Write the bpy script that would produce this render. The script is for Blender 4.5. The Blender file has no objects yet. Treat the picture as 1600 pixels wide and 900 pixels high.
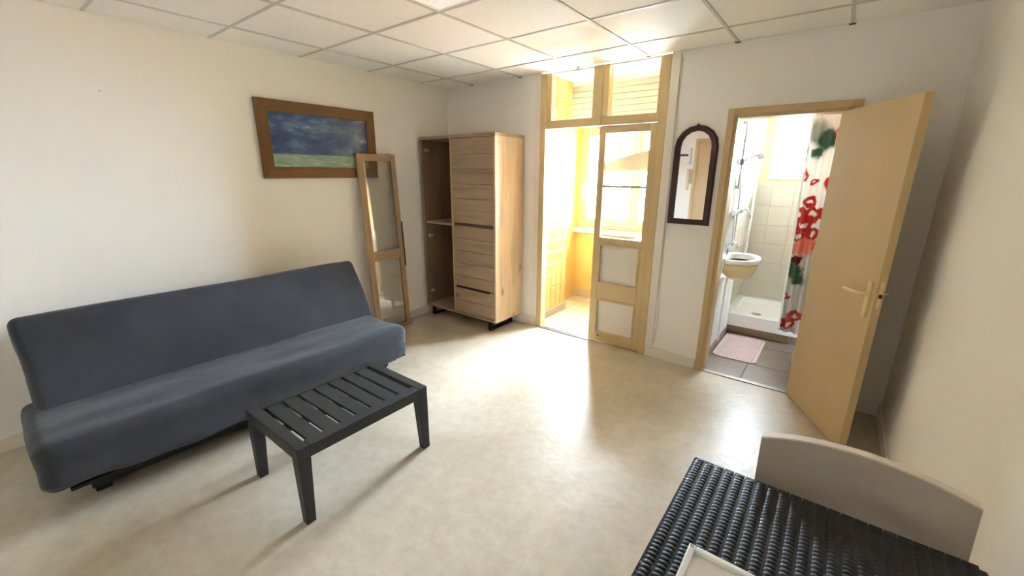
import bpy, bmesh, math, random
from mathutils import Vector, Matrix, noise
random.seed(7)
PI = math.pi
scene = bpy.context.scene
C = scene.collection

# ------------------------------------------------------------------ camera, sky, exposure
CAM = Vector((3.4892, -3.3854, 1.5295)); PITCH = 0.2697; ROLL = 0.0058; YAW = -0.6560; FPX = 653.5
f0 = Vector((math.sin(YAW), math.cos(YAW), 0)); r0 = Vector((math.cos(YAW), -math.sin(YAW), 0)); u0 = Vector((0, 0, 1))
fw = math.cos(PITCH) * f0 - math.sin(PITCH) * u0
up = math.cos(PITCH) * u0 + math.sin(PITCH) * f0
rt = math.cos(ROLL) * r0 + math.sin(ROLL) * up
uu = -math.sin(ROLL) * r0 + math.cos(ROLL) * up
cd = bpy.data.cameras.new('camera'); cam = bpy.data.objects.new('camera', cd); C.objects.link(cam)
cam.matrix_world = Matrix(((rt.x, uu.x, -fw.x, CAM.x), (rt.y, uu.y, -fw.y, CAM.y), (rt.z, uu.z, -fw.z, CAM.z), (0, 0, 0, 1)))
cd.sensor_width = 36; cd.lens = FPX / 1600 * 36; cd.clip_start = 0.02
scene.camera = cam

world = bpy.data.worlds.new('sky'); scene.world = world; world.use_nodes = True
bg = world.node_tree.nodes['Background']
bg.inputs[0].default_value = (0.72, 0.855, 1.0, 1); bg.inputs[1].default_value = 45.0
scene.view_settings.view_transform = 'Standard'; scene.view_settings.look = 'None'
scene.view_settings.exposure = 2.28; scene.view_settings.gamma = 1.0
scene.view_settings.use_curve_mapping = False
scene.cycles.max_bounces = 14; scene.cycles.diffuse_bounces = 9; scene.cycles.transparent_max_bounces = 16
scene.cycles.sample_clamp_indirect = 12
scene.cycles.caustics_reflective = False; scene.cycles.caustics_refractive = False

def portal(name, loc, sx, sy):
    l = bpy.data.lights.new(name, 'AREA'); l.shape = 'RECTANGLE'; l.size = sx; l.size_y = sy
    l.cycles.is_portal = True
    o = bpy.data.objects.new(name, l); C.objects.link(o); o.location = loc; o.rotation_euler = (-PI / 2, 0, 0)
portal('kitchen_window_portal', (1.62, 1.46, 1.47), 1.5, 1.25)
portal('bathroom_window_portal', (3.16, 2.06, 1.78), 0.72, 0.62)

# ------------------------------------------------------------------ materials
def lin(c):
    return tuple(((v / 255) / 12.92 if v / 255 <= .04045 else ((v / 255 + .055) / 1.055) ** 2.4) for v in c) + (1,)
MATS = {}
class NT:
    def __init__(s, name):
        s.m = bpy.data.materials.new(name); s.m.use_nodes = True; s.t = s.m.node_tree
        s.b = s.t.nodes['Principled BSDF']; s.out = s.t.nodes['Material Output']; MATS[name] = s.m
    def n(s, typ, **kw):
        x = s.t.nodes.new(typ)
        for k, v in kw.items():
            if k.startswith('i_'):
                key = k[2:]; key = int(key) if key.isdigit() else key.replace('_', ' ')
                x.inputs[key].default_value = v
            else: setattr(x, k, v)
        return x
    def l(s, a, b): s.t.links.new(a, b)
    def coords(s, scale=(1, 1, 1), rot=(0, 0, 0), loc=(0, 0, 0)):
        tc = s.n('ShaderNodeTexCoord'); mp = s.n('ShaderNodeMapping')
        mp.inputs['Scale'].default_value = scale; mp.inputs['Rotation'].default_value = rot; mp.inputs['Location'].default_value = loc
        s.l(tc.outputs['Object'], mp.inputs[0]); return mp.outputs[0]
    def ramp(s, fac, stops):
        r = s.n('ShaderNodeValToRGB'); e = r.color_ramp.elements
        while len(e) < len(stops): e.new(0.5)
        for el, (p, c) in zip(e, stops): el.position = p; el.color = c
        s.l(fac, r.inputs[0]); return r.outputs[0]
    def mix(s, fac, a, b, typ='MIX'):
        m = s.n('ShaderNodeMix', data_type='RGBA', blend_type=typ)
        for k, v in ((0, fac), (6, a), (7, b)):
            if hasattr(v, 'links'): s.l(v, m.inputs[k])
            else: m.inputs[k].default_value = v
        return m.outputs[2]
    def bump(s, h, strength=.2, dist=.01):
        b = s.n('ShaderNodeBump'); b.inputs['Strength'].default_value = strength; b.inputs['Distance'].default_value = dist
        s.l(h, b.inputs['Height']); s.l(b.outputs[0], s.b.inputs['Normal'])

def simple(name, col, rough=.5, var=.06, scale=6, bump=0, bscale=60, metal=0, spec=.5, per=0, coat=0):
    k = NT(name); c = lin(col); v = k.coords()
    nz = k.n('ShaderNodeTexNoise', i_Scale=scale, i_Detail=4.0); k.l(v, nz.inputs['Vector'])
    lo = tuple(max(0, x * (1 - var)) for x in c[:3]) + (1,); hi = tuple(min(1, x * (1 + var)) for x in c[:3]) + (1,)
    colr = k.ramp(nz.outputs[0], [(.3, lo), (.7, hi)])
    if per:
        oi = k.n('ShaderNodeObjectInfo')
        colr = k.mix(1.0, colr, k.ramp(oi.outputs['Random'], [(0, (1 - per,) * 3 + (1,)), (1, (1, 1, 1, 1))]), 'MULTIPLY')
    k.l(colr, k.b.inputs['Base Color'])
    k.b.inputs['Roughness'].default_value = rough; k.b.inputs['Metallic'].default_value = metal
    k.b.inputs['Specular IOR Level'].default_value = spec
    if coat: k.b.inputs['Coat Weight'].default_value = coat
    if bump:
        n2 = k.n('ShaderNodeTexNoise', i_Scale=bscale, i_Detail=3.0); k.l(v, n2.inputs['Vector']); k.bump(n2.outputs[0], bump, .004)
    return k.m

WALL = simple('white_wall_paint', (242, 239, 233), .7, .015, 1.2, .12, 45)
WALLB = simple('white_back_wall_paint', (240, 237, 233), .7, .015, 1.2, .12, 45)
BASEB = simple('white_baseboard_paint', (232, 226, 216), .5, .03, 4)
TILE_C = simple('ceiling_tile_white', (246, 245, 241), .85, .02, 30, .25, 140, per=.03)
GRIDM = simple('ceiling_grid_white', (205, 202, 194), .5, .03, 10)
GAPM = simple('dark_gap', (70, 62, 55), .8, .1, 10)
YEL = simple('ochre_door_paint', (205, 180, 130), .42, .04, 5, .06, 30)
YEL2 = simple('tan_door_paint', (200, 173, 128), .45, .03, 3, .04, 30)
PANELW = simple('cream_white_panel_paint', (226, 218, 206), .5, .02, 4)
KYEL = simple('yellow_kitchen_paint', (192, 158, 88), .5, .05, 3)
KTILE = simple('yellow_glazed_tile', (176, 146, 84), .18, .04, 12, per=.12)
KTILE_L = simple('pale_glazed_tile', (166, 152, 110), .18, .04, 12, per=.06)
GROUT = simple('pale_grout', (208, 196, 162), .8, .05, 20)
GROUTD = simple('brown_grout', (122, 96, 56), .8, .05, 20)
KFT = simple('beige_floor_tile', (180, 163, 132), .3, .06, 8, per=.06)
KGR = simple('floor_grout_brown', (170, 148, 112), .8, .05, 20)
BFT = simple('taupe_floor_tile', (140, 125, 114), .35, .08, 6, per=.05)
BGR = simple('taupe_grout', (120, 106, 96), .8, .05, 20)
BTILE = simple('cream_bath_tile', (200, 195, 182), .2, .03, 8, per=.04)
PLANKW = simple('white_plank', (188, 187, 180), .45, .02, 4, per=.03)
WPLAST = simple('white_plastic', (240, 240, 238), .35, .02, 4)
WCER = simple('white_ceramic', (244, 246, 246), .12, .01, 4, coat=.4)
CREAMC = simple('cream_ceramic', (232, 214, 166), .2, .03, 4)
CHROME = simple('chrome', (205, 208, 212), .15, .03, 10, metal=1)
BRASSW = simple('ivory_metal', (224, 204, 158), .35, .03, 10)
DARKM = simple('dark_metal', (52, 42, 38), .4, .1, 10, metal=.6)
BLACKM = simple('black_strip', (34, 28, 26), .45, .1, 10)
STEEL = simple('brushed_steel_strip', (140, 132, 122), .4, .1, 40, metal=.8)
SOFAF = simple('black_sofa_frame', (20, 22, 26), .6, .1, 10)
TABB = simple('charcoal_resin', (44, 44, 45), .55, .12, 40, .25, 160)
PINK = simple('pink_rubber', (222, 200, 202), .6, .04, 12)
TRAYB = simple('beige_plinth_tile', (140, 120, 94), .4, .06, 8)
CHAIRM = simple('taupe_chair_shell', (172, 160, 148), .55, .06, 9, .1, 120)
CHAIRE = simple('pale_wood_chair_edge', (216, 202, 182), .5, .06, 14)
WHITEB = simple('white_board', (236, 234, 230), .35, .02, 6)
GREYD = simple('grey_screw', (150, 146, 142), .4, .05, 20)
FACADE = simple('pale_facade', (236, 232, 224), .9, .04, .7)
SHUT = simple('grey_blue_shutter', (130, 142, 152), .7, .05, 3)
TERRA = simple('terracotta_roof_tile', (190, 140, 112), .8, .15, 4, per=.3)
GROUND = simple('street_ground', (150, 148, 142), .9, .1, 1)
WIRE = simple('white_cable', (222, 214, 206), .5, .02, 10)
KNOB = simple('hinge_metal', (214, 206, 196), .3, .05, 10, metal=.8)
FRAMEK = simple('cream_window_frame', (160, 146, 110), .4, .03, 5)
SASHG = simple('pale_sash', (176, 172, 160), .4, .03, 5)
THRESH = simple('worn_brown_threshold', (74, 64, 54), .6, .15, 30)
KNOBW = simple('painted_nail', (190, 184, 174), .5, .03, 10)
BWIN = simple('cool_white_window_plastic', (186, 194, 200), .35, .02, 5)
HOODM = simple('ivory_hood', (226, 220, 200), .4, .02, 5)

def floor_mat():
    k = NT('beige_vinyl_floor'); v = k.coords()
    n1 = k.n('ShaderNodeTexNoise', i_Scale=2.2, i_Detail=6.0, i_Roughness=.6, i_Distortion=.6); k.l(v, n1.inputs['Vector'])
    n2 = k.n('ShaderNodeTexNoise', i_Scale=16.0, i_Detail=6.0, i_Roughness=.65); k.l(v, n2.inputs['Vector'])
    a = k.ramp(n1.outputs[0], [(.3, lin((190, 177, 156))), (.7, lin((208, 198, 181)))])
    b = k.ramp(n2.outputs[0], [(.32, (.86, .85, .83, 1)), (.62, (1, 1, 1, 1))])
    c = k.mix(1.0, a, b, 'MULTIPLY')
    vo = k.n('ShaderNodeTexVoronoi', i_Scale=5.0); k.l(v, vo.inputs['Vector'])
    sp = k.ramp(vo.outputs['Distance'], [(.006, (.55, .5, .45, 1)), (.014, (1, 1, 1, 1))])
    c = k.mix(.7, c, sp, 'MULTIPLY')
    k.l(c, k.b.inputs['Base Color'])
    r = k.ramp(n2.outputs[0], [(.3, (.30,) * 3 + (1,)), (.7, (.42,) * 3 + (1,))]); k.l(r, k.b.inputs['Roughness'])
    k.b.inputs['Specular IOR Level'].default_value = .5
    n3 = k.n('ShaderNodeTexNoise', i_Scale=9.0, i_Detail=5.0, i_Distortion=1.2); k.l(v, n3.inputs['Vector'])
    k.bump(n3.outputs[0], .14, .012)
    return k.m
FLOORM = floor_mat()

def wood(name, base, axis='X', dark=.62, knots=True, rough=.5, per=.12, freq=1.0):
    k = NT(name); st = {'X': (1.2, 14, 14), 'Y': (14, 1.2, 14), 'Z': (14, 14, 1.2)}[axis]
    st = tuple(x * freq for x in st)
    oi = k.n('ShaderNodeObjectInfo'); tc = k.n('ShaderNodeTexCoord')
    ad = k.n('ShaderNodeVectorMath', operation='MULTIPLY_ADD'); ad.inputs[1].default_value = (1, 1, 1)
    k.l(tc.outputs['Object'], ad.inputs[0])
    cx = k.n('ShaderNodeCombineXYZ'); mu = k.n('ShaderNodeMath', operation='MULTIPLY'); mu.inputs[1].default_value = 7.3
    k.l(oi.outputs['Random'], mu.inputs[0]); [k.l(mu.outputs[0], cx.inputs[i]) for i in range(3)]
    k.l(cx.outputs[0], ad.inputs[2])
    mp = k.n('ShaderNodeMapping'); mp.inputs['Scale'].default_value = st; k.l(ad.outputs[0], mp.inputs[0])
    n1 = k.n('ShaderNodeTexNoise', i_Scale=1.0, i_Detail=5.0, i_Roughness=.6, i_Distortion=.8); k.l(mp.outputs[0], n1.inputs['Vector'])
    c = lin(base); d = tuple(x * dark for x in c[:3]) + (1,); h = tuple(min(1, x * 1.1) for x in c[:3]) + (1,)
    col = k.ramp(n1.outputs[0], [(.28, d), (.5, c), (.75, h)])
    if knots:
        mp2 = k.n('ShaderNodeMapping'); mp2.inputs['Scale'].default_value = tuple(2.2 if a == 1.2 * freq else 5 for a in st); k.l(ad.outputs[0], mp2.inputs[0])
        vo = k.n('ShaderNodeTexVoronoi', i_Scale=1.0); k.l(mp2.outputs[0], vo.inputs['Vector'])
        kn = k.ramp(vo.outputs['Distance'], [(.03, (.42, .33, .27, 1)), (.13, (1, 1, 1, 1))])
        col = k.mix(.85, col, kn, 'MULTIPLY')
    if per:
        col = k.mix(1.0, col, k.ramp(oi.outputs['Random'], [(0, (1 - per,) * 3 + (1,)), (1, (1, 1, 1, 1))]), 'MULTIPLY')
    k.l(col, k.b.inputs['Base Color']); k.b.inputs['Roughness'].default_value = rough
    k.bump(n1.outputs[0], .15, .003)
    return k.m
OAKX = wood('oak_plank_horizontal', (182, 155, 128), 'X', .6, per=.2)
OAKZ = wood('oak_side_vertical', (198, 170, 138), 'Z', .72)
OAKSHADE = wood('oak_inside_shade_tone', (128, 102, 80), 'Z', .75)  # darker copy of the oak: shade inside the wardrobe is put into the colour
OAKD = wood('oak_leaning_frame', (174, 144, 114), 'Z', .75, per=0)
OAKDX = wood('oak_leaning_rail', (174, 144, 114), 'Y', .75, per=0)
PICF = wood('golden_picture_frame', (122, 82, 40), 'Y', .75, False, .4)
PICFZ = wood('golden_picture_frame_upright', (122, 82, 40), 'Z', .75, False, .4)
MAHO = wood('dark_mahogany', (62, 26, 22), 'Z', .7, False, .35)

def glass(name, refl=.5, tint=(1, 1, 1), base=.05):
    k = NT(name); t = k.t
    tr = k.n('ShaderNodeBsdfTransparent'); tr.inputs[0].default_value = tint + (1,)
    gl = k.n('ShaderNodeBsdfGlossy', i_Roughness=.02)
    lw = k.n('ShaderNodeLayerWeight', i_Blend=.25)
    mr = k.n('ShaderNodeMath', operation='MULTIPLY_ADD'); mr.inputs[1].default_value = refl; mr.inputs[2].default_value = base
    k.l(lw.outputs['Fresnel'], mr.inputs[0])
    mx = k.n('ShaderNodeMixShader'); k.l(mr.outputs[0], mx.inputs[0]); k.l(tr.outputs[0], mx.inputs[1]); k.l(gl.outputs[0], mx.inputs[2])
    k.l(mx.outputs[0], k.out.inputs[0]); return k.m
GLASS = glass('clear_window_glass', .4, (.97, .98, .98), .01)
GLASSD = glass('cabinet_door_glass', .8, (.97, .97, .95), .08)
def mirror_mat():
    k = NT('silver_mirror'); k.b.inputs['Metallic'].default_value = 1; k.b.inputs['Roughness'].default_value = .02
    v = k.coords(); nz = k.n('ShaderNodeTexNoise', i_Scale=3.0); k.l(v, nz.inputs['Vector'])
    k.l(k.ramp(nz.outputs[0], [(.3, (.86, .88, .9, 1)), (.7, (.92, .93, .94, 1))]), k.b.inputs['Base Color']); return k.m
MIRR = mirror_mat()

def fabric():
    k = NT('slate_blue_cotton_cover'); v = k.coords()
    n1 = k.n('ShaderNodeTexNoise', i_Scale=3.0, i_Detail=5.0); k.l(v, n1.inputs['Vector'])
    k.l(k.ramp(n1.outputs[0], [(.3, lin((55, 56, 62))), (.7, lin((67, 68, 75)))]), k.b.inputs['Base Color'])
    k.b.inputs['Roughness'].default_value = .9; k.b.inputs['Sheen Weight'].default_value = .15; k.b.inputs['Specular IOR Level'].default_value = .2
    mp = k.coords((3, 1.6, 3)); n2 = k.n('ShaderNodeTexNoise', i_Scale=2.0, i_Detail=3.0, i_Distortion=.6); k.l(mp, n2.inputs['Vector'])
    k.bump(n2.outputs[0], .35, .02); return k.m
FAB = fabric()

def picture_mat():
    # a plain stormy sky over a pale field
    k = NT('blue_sky_green_field_print'); v = k.coords()
    sx = k.n('ShaderNodeSeparateXYZ'); k.l(v, sx.inputs[0])
    mp = k.coords((1, 2.2, 5), loc=(0, .35, .2)); n1 = k.n('ShaderNodeTexNoise', i_Scale=1.6, i_Detail=6.0, i_Roughness=.65); k.l(mp, n1.inputs['Vector'])
    sky = k.ramp(n1.outputs[0], [(.3, lin((52, 66, 104))), (.50, lin((78, 98, 142))), (.60, lin((112, 138, 170))), (.70, lin((190, 208, 212)))])
    mp2 = k.coords((1, 5, 30)); n2 = k.n('ShaderNodeTexNoise', i_Scale=1.5, i_Detail=6.0, i_Roughness=.7); k.l(mp2, n2.inputs['Vector'])
    fld = k.ramp(n2.outputs[0], [(.3, lin((104, 140, 130))), (.55, lin((156, 180, 164))), (.72, lin((208, 216, 198)))])
    mr = k.n('ShaderNodeMapRange'); mr.inputs[1].default_value = .175; mr.inputs[2].default_value = .19; k.l(sx.outputs[2], mr.inputs[0])
    k.l(k.mix(mr.outputs[0], fld, sky), k.b.inputs['Base Color'])
    k.b.inputs['Roughness'].default_value = .06; k.b.inputs['Specular IOR Level'].default_value = .6; return k.m
PICT = picture_mat()

def curtain_mat():
    k = NT('white_floral_curtain'); tc = k.n('ShaderNodeTexCoord')
    nz = k.n('ShaderNodeTexNoise', i_Scale=14.0, i_Detail=3.0); k.l(tc.outputs['Object'], nz.inputs['Vector'])
    ma = k.n('ShaderNodeVectorMath', operation='MULTIPLY_ADD'); ma.inputs[1].default_value = (.09, .09, .09)
    k.l(nz.outputs['Color'], ma.inputs[0]); k.l(tc.outputs['Object'], ma.inputs[2])
    sx = k.n('ShaderNodeSeparateXYZ'); k.l(ma.outputs[0], sx.inputs[0])
    cb = k.n('ShaderNodeCombineXYZ'); k.l(sx.outputs[0], cb.inputs[0]); k.l(sx.outputs[2], cb.inputs[2])
    col = lin((206, 199, 188))
    red, dred, grn, sal, gry = lin((172, 58, 48)), lin((104, 24, 28)), lin((74, 100, 76)), lin((206, 132, 104)), lin((150, 150, 138))
    blobs = [(-.02, 1.86, .10, gry), (.06, 1.80, .085, grn), (.0, 1.70, .05, grn), (-.07, 1.52, .05, red), (.02, 1.46, .035, red), (.02, 1.30, .05, red),
             (-.05, 1.20, .065, red), (.06, 1.20, .075, red), (.0, 1.10, .07, red), (.07, 1.04, .06, red), (-.02, 1.00, .045, red), (.05, .92, .085, sal), (-.06, .90, .05, sal),
             (.0, .80, .05, dred), (-.01, .70, .075, grn), (.04, .62, .05, grn), (-.06, .42, .04, red), (-.03, .46, .03, red), (.06, .29, .06, red), (-.05, .20, .055, red), (.03, .21, .05, red),
             (.16, 1.45, .08, red), (.2, .95, .09, red), (.22, .5, .08, grn), (.18, 1.85, .08, red)]
    for (x, z, r, c) in blobs:
        d = k.n('ShaderNodeVectorMath', operation='DISTANCE'); k.l(cb.outputs[0], d.inputs[0]); d.inputs[1].default_value = (x + .045, 0, z + .045)
        if c == red: st = [(r * .30, (0, 0, 0, 1)), (r * .38, (1, 1, 1, 1)), (r * .9, (1, 1, 1, 1)), (r, (0, 0, 0, 1))]
        else: st = [(r * .7, (1, 1, 1, 1)), (r * 1.1, (0, 0, 0, 1))]
        col = k.mix(k.ramp(d.outputs['Value'], st), col, c)
    tr = k.n('ShaderNodeBsdfTranslucent'); mx = k.n('ShaderNodeMixShader', i_0=.4)
    k.l(col, k.b.inputs['Base Color']); k.l(col, tr.inputs[0]); k.b.inputs['Roughness'].default_value = .6
    k.l(k.b.outputs[0], mx.inputs[1]); k.l(tr.outputs[0], mx.inputs[2]); k.l(mx.outputs[0], k.out.inputs[0]); return k.m
CURT = curtain_mat()

def wicker_mat():
    k = NT('black_woven_resin'); v = k.coords(); nz = k.n('ShaderNodeTexNoise', i_Scale=60.0); k.l(v, nz.inputs['Vector'])
    k.l(k.ramp(nz.outputs[0], [(.3, lin((13, 11, 12))), (.7, lin((24, 21, 22)))]), k.b.inputs['Base Color'])
    k.b.inputs['Roughness'].default_value = .42; k.b.inputs['Specular IOR Level'].default_value = .4; return k.m
WICK = wicker_mat()
def lamp_mat():
    k = NT('prismatic_lamp_diffuser'); v = k.coords((60, 60, 60)); vo = k.n('ShaderNodeTexVoronoi', i_Scale=1.0); k.l(v, vo.inputs['Vector'])
    c = k.ramp(vo.outputs['Distance'], [(.2, (.75, .75, .73, 1)), (.6, (.95, .95, .93, 1))])
    k.l(c, k.b.inputs['Base Color']); k.l(c, k.b.inputs['Emission Color']); k.b.inputs['Emission Strength'].default_value = .08
    k.b.inputs['Roughness'].default_value = .3; return k.m
LAMPM = lamp_mat()

# ------------------------------------------------------------------ geometry helpers
def tag(o, label, cat, group=None, kind=None):
    o['label'] = label; o['category'] = cat
    if group: o['group'] = group
    if kind: o['kind'] = kind
    return o
def thing(name, loc, label, cat, group=None, kind=None, rotz=0):
    o = bpy.data.objects.new(name, None); C.objects.link(o); o.location = loc; o.rotation_euler = (0, 0, rotz)
    o.empty_display_size = .1
    o['_loc'] = tuple(loc); return tag(o, label, cat, group, kind)
def box(bm, x0, x1, y0, y1, z0, z1):
    v = [bm.verts.new(p) for p in ((x0, y0, z0), (x1, y0, z0), (x1, y1, z0), (x0, y1, z0), (x0, y0, z1), (x1, y0, z1), (x1, y1, z1), (x0, y1, z1))]
    for q in ((0, 3, 2, 1), (4, 5, 6, 7), (0, 1, 5, 4), (1, 2, 6, 5), (2, 3, 7, 6), (3, 0, 4, 7)): bm.faces.new([v[i] for i in q])
    return v
def cyl(bm, p0, p1, r, seg=14, r2=None, caps=True):
    p0, p1 = Vector(p0), Vector(p1); d = (p1 - p0).normalized(); a = d.orthogonal().normalized(); b = d.cross(a)
    r2 = r if r2 is None else r2
    A = [bm.verts.new(p0 + (a * math.cos(t) + b * math.sin(t)) * r) for t in [2 * PI * i / seg for i in range(seg)]]
    B = [bm.verts.new(p1 + (a * math.cos(t) + b * math.sin(t)) * r2) for t in [2 * PI * i / seg for i in range(seg)]]
    for i in range(seg): bm.faces.new((A[i], A[(i + 1) % seg], B[(i + 1) % seg], B[i]))
    if caps: bm.faces.new(A[::-1]); bm.faces.new(B)
def tube(bm, pts, r, seg=8):
    pts = [Vector(p) for p in pts]; rings = []; a = None
    for i, p in enumerate(pts):
        d = (pts[min(i + 1, len(pts) - 1)] - pts[max(i - 1, 0)]).normalized()
        a = d.orthogonal().normalized() if a is None else (a - d * a.dot(d)).normalized(); b = d.cross(a)
        rings.append([bm.verts.new(p + (a * math.cos(t) + b * math.sin(t)) * r) for t in [2 * PI * k / seg for k in range(seg)]])
    for A, B in zip(rings, rings[1:]):
        for k in range(seg): bm.faces.new((A[k], A[(k + 1) % seg], B[(k + 1) % seg], B[k]))
    bm.faces.new(rings[0][::-1]); bm.faces.new(rings[-1])
def prism(bm, pts, axis, a0, a1):
    def mk(p, a):
        return {'x': (a, p[0], p[1]), 'y': (p[0], a, p[1]), 'z': (p[0], p[1], a)}[axis]
    A = [bm.verts.new(mk(p, a0)) for p in pts]; B = [bm.verts.new(mk(p, a1)) for p in pts]; n = len(pts)
    for i in range(n): bm.faces.new((A[i], A[(i + 1) % n], B[(i + 1) % n], B[i]))
    bm.faces.new(A[::-1]); bm.faces.new(B)
def rbox(bm, cx, cy, cz, sx, sy, sz, r, n=(10, 10, 6), fn=None):
    """rounded box on a subdivided shell, optional per-vertex function"""
    hx, hy, hz = sx / 2, sy / 2, sz / 2; cache = {}
    def vert(u, v, w):
        key = (round(u, 5), round(v, 5), round(w, 5))
        if key in cache: return cache[key]
        p = Vector((u * hx, v * hy, w * hz)); q = Vector((max(-hx + r, min(hx - r, p.x)), max(-hy + r, min(hy - r, p.y)), max(-hz + r, min(hz - r, p.z))))
        d = p - q
        if d.length > 1e-9: p = q + d.normalized() * r
        p += Vector((cx, cy, cz))
        if fn: p = fn(p)
        cache[key] = bm.verts.new(p); return cache[key]
    def ticks(nn, h):
        e = min(.95, r / h); o = [-1, -1 + e * .12, -1 + e * .35, -1 + e * .65]; m = max(2, nn)
        o += [-1 + e + (2 - 2 * e) * i / m for i in range(m + 1)]; o += [1 - e * .65, 1 - e * .35, 1 - e * .12, 1]; return o
    T = [ticks(n[0], hx), ticks(n[1], hy), ticks(n[2], hz)]
    for ax in range(3):
        a, b = [(1, 2), (2, 0), (0, 1)][ax]
        for s in (-1, 1):
            for i in range(len(T[a]) - 1):
                for j in range(len(T[b]) - 1):
                    q = []
                    for (ii, jj) in ((i, j), (i + 1, j), (i + 1, j + 1), (i, j + 1)):
                        c = [0, 0, 0]; c[ax] = s; c[a] = T[a][ii]; c[b] = T[b][jj]; q.append(vert(*c))
                    if len(set(q)) < 3: continue
                    try: bm.faces.new(q if s > 0 else q[::-1])
                    except ValueError: pass
def lathe(bm, prof, c, seg=32, sx=1, sy=1):
    rings = []
    for (r, z) in prof:
        rings.append([bm.verts.new((c[0] + r * sx * math.cos(2 * PI * i / seg), c[1] + r * sy * math.sin(2 * PI * i / seg), c[2] + z)) for i in range(seg)])
    for A, B in zip(rings, rings[1:]):
        for i in range(seg): bm.faces.new((A[i], A[(i + 1) % seg], B[(i + 1) % seg], B[i]))
    bm.faces.new(rings[0][::-1]); bm.faces.new(rings[-1])
def obj(name, bm, mat, parent=None, bevel=0, smooth=False, local=False, origin=None):
    """one mesh object; world-space verts are shifted into the parent's frame (roots are unrotated then)"""
    bmesh.ops.recalc_face_normals(bm, faces=bm.faces)
    if bevel: bmesh.ops.bevel(bm, geom=list(bm.edges), offset=bevel, segments=2, profile=.5, affect='EDGES', clamp_overlap=True)
    me = bpy.data.meshes.new(name)
    o = bpy.data.objects.new(name, me); C.objects.link(o)
    sh = Vector((0, 0, 0))
    if parent is not None:
        o.parent = parent
        if not local: sh = Vector(parent['_loc']) if '_loc' in parent.keys() else Vector((0, 0, 0))
    if origin is not None and parent is None: sh = Vector(origin); o.location = sh
    o['_loc'] = tuple(sh) if not local else (0, 0, 0)
    for v in bm.verts: v.co -= sh
    bm.to_mesh(me); bm.free(); me.materials.append(mat)
    if smooth:
        for p in me.polygons: p.use_smooth = True
    return o
def bx(name, x0, x1, y0, y1, z0, z1, mat, parent=None, bevel=0, origin=None):
    bm = bmesh.new(); box(bm, x0, x1, y0, y1, z0, z1); return obj(name, bm, mat, parent, bevel, origin=origin)
def struct(o, label, cat): return tag(o, label, cat, kind='structure')
def share(name, src, parent, off):
    o = bpy.data.objects.new(name, src); C.objects.link(o); o.parent = parent; o.location = off; return o
def tile_grid(name, parent, mat, us, vs, place, size_axis, thick, gap, bev=.0015):
    """separate tile objects; place(u,v)->world centre; size_axis(w,h)->dims"""
    cache = {}
    base = Vector(parent['_loc']) if '_loc' in parent.keys() else Vector((0, 0, 0))
    for (u0, u1) in zip(us, us[1:]):
        for (v0, v1) in zip(vs, vs[1:]):
            w, h = u1 - u0 - gap, v1 - v0 - gap
            if w < .012 or h < .012: continue
            key = (round(w, 3), round(h, 3)); m = mat(u0, v0) if callable(mat) else mat
            kk = key + (m.name,)
            if kk not in cache:
                d = size_axis(w, h); bm = bmesh.new(); box(bm, -d[0] / 2, d[0] / 2, -d[1] / 2, d[1] / 2, -d[2] / 2, d[2] / 2)
                bmesh.ops.recalc_face_normals(bm, faces=bm.faces)
                if bev: bmesh.ops.bevel(bm, geom=list(bm.edges), offset=bev, segments=1, affect='EDGES')
                me = bpy.data.meshes.new(name); bm.to_mesh(me); bm.free(); me.materials.append(m); cache[kk] = me
            share(name, cache[kk], parent, Vector(place((u0 + u1) / 2, (v0 + v1) / 2)) - base)

# ------------------------------------------------------------------ the room shell
W, H, YR = 3.92, 2.372, -4.45     # right wall x, ceiling z, rear wall y
struct(bx('floor', -.1, W + .1, YR - .1, .0, -.12, 0, FLOORM), 'pale beige marbled vinyl floor of the living room', 'floor')
struct(bx('wall_left', -.15, 0, YR - .15, .12, 0, 2.6, WALL), 'long white wall behind the sofa', 'wall')
struct(bx('wall_right', W, W + .15, YR - .15, .12, 0, 2.6, WALL), 'white wall at the right beside the open tan door', 'wall')
bm = bmesh.new()
box(bm, 0, 1.206, 0, .12, 0, 2.6); box(bm, 2.345, 2.79, 0, .12, 0, 2.6); box(bm, 2.79, 3.475, 0, .12, 1.945, 2.6); box(bm, 3.475, W, 0, .12, 0, 2.6); box(bm, 1.206, 2.345, 0, .12, 2.40, 2.6)
struct(obj('wall_back', bm, WALLB), 'white wall with the kitchenette doorway and bathroom doorway', 'wall')
struct(bx('wall_rear', -.15, W + .15, YR - .15, YR, 0, 2.6, WALL), 'white wall opposite the doorways, seen only in mirror', 'wall')

# baseboards
struct(bx('baseboard_left', 0, .014, YR, 0, 0, .085, BASEB, bevel=.002), 'white baseboard along the long left wall', 'baseboard')
bb = struct(bx('baseboard_back', .0, 1.19, -.016, 0, 0, .085, BASEB, bevel=.002), 'white baseboard behind the wardrobe', 'baseboard')
struct(bx('baseboard_middle', 2.352, 2.765, -.02, 0, 0, .085, BASEB, bevel=.002), 'white baseboard between the yellow door and the bathroom door', 'baseboard')
struct(bx('baseboard_right', W - .014, W, YR, 0, 0, .085, BASEB, bevel=.002), 'white baseboard along the right wall', 'baseboard')

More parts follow.
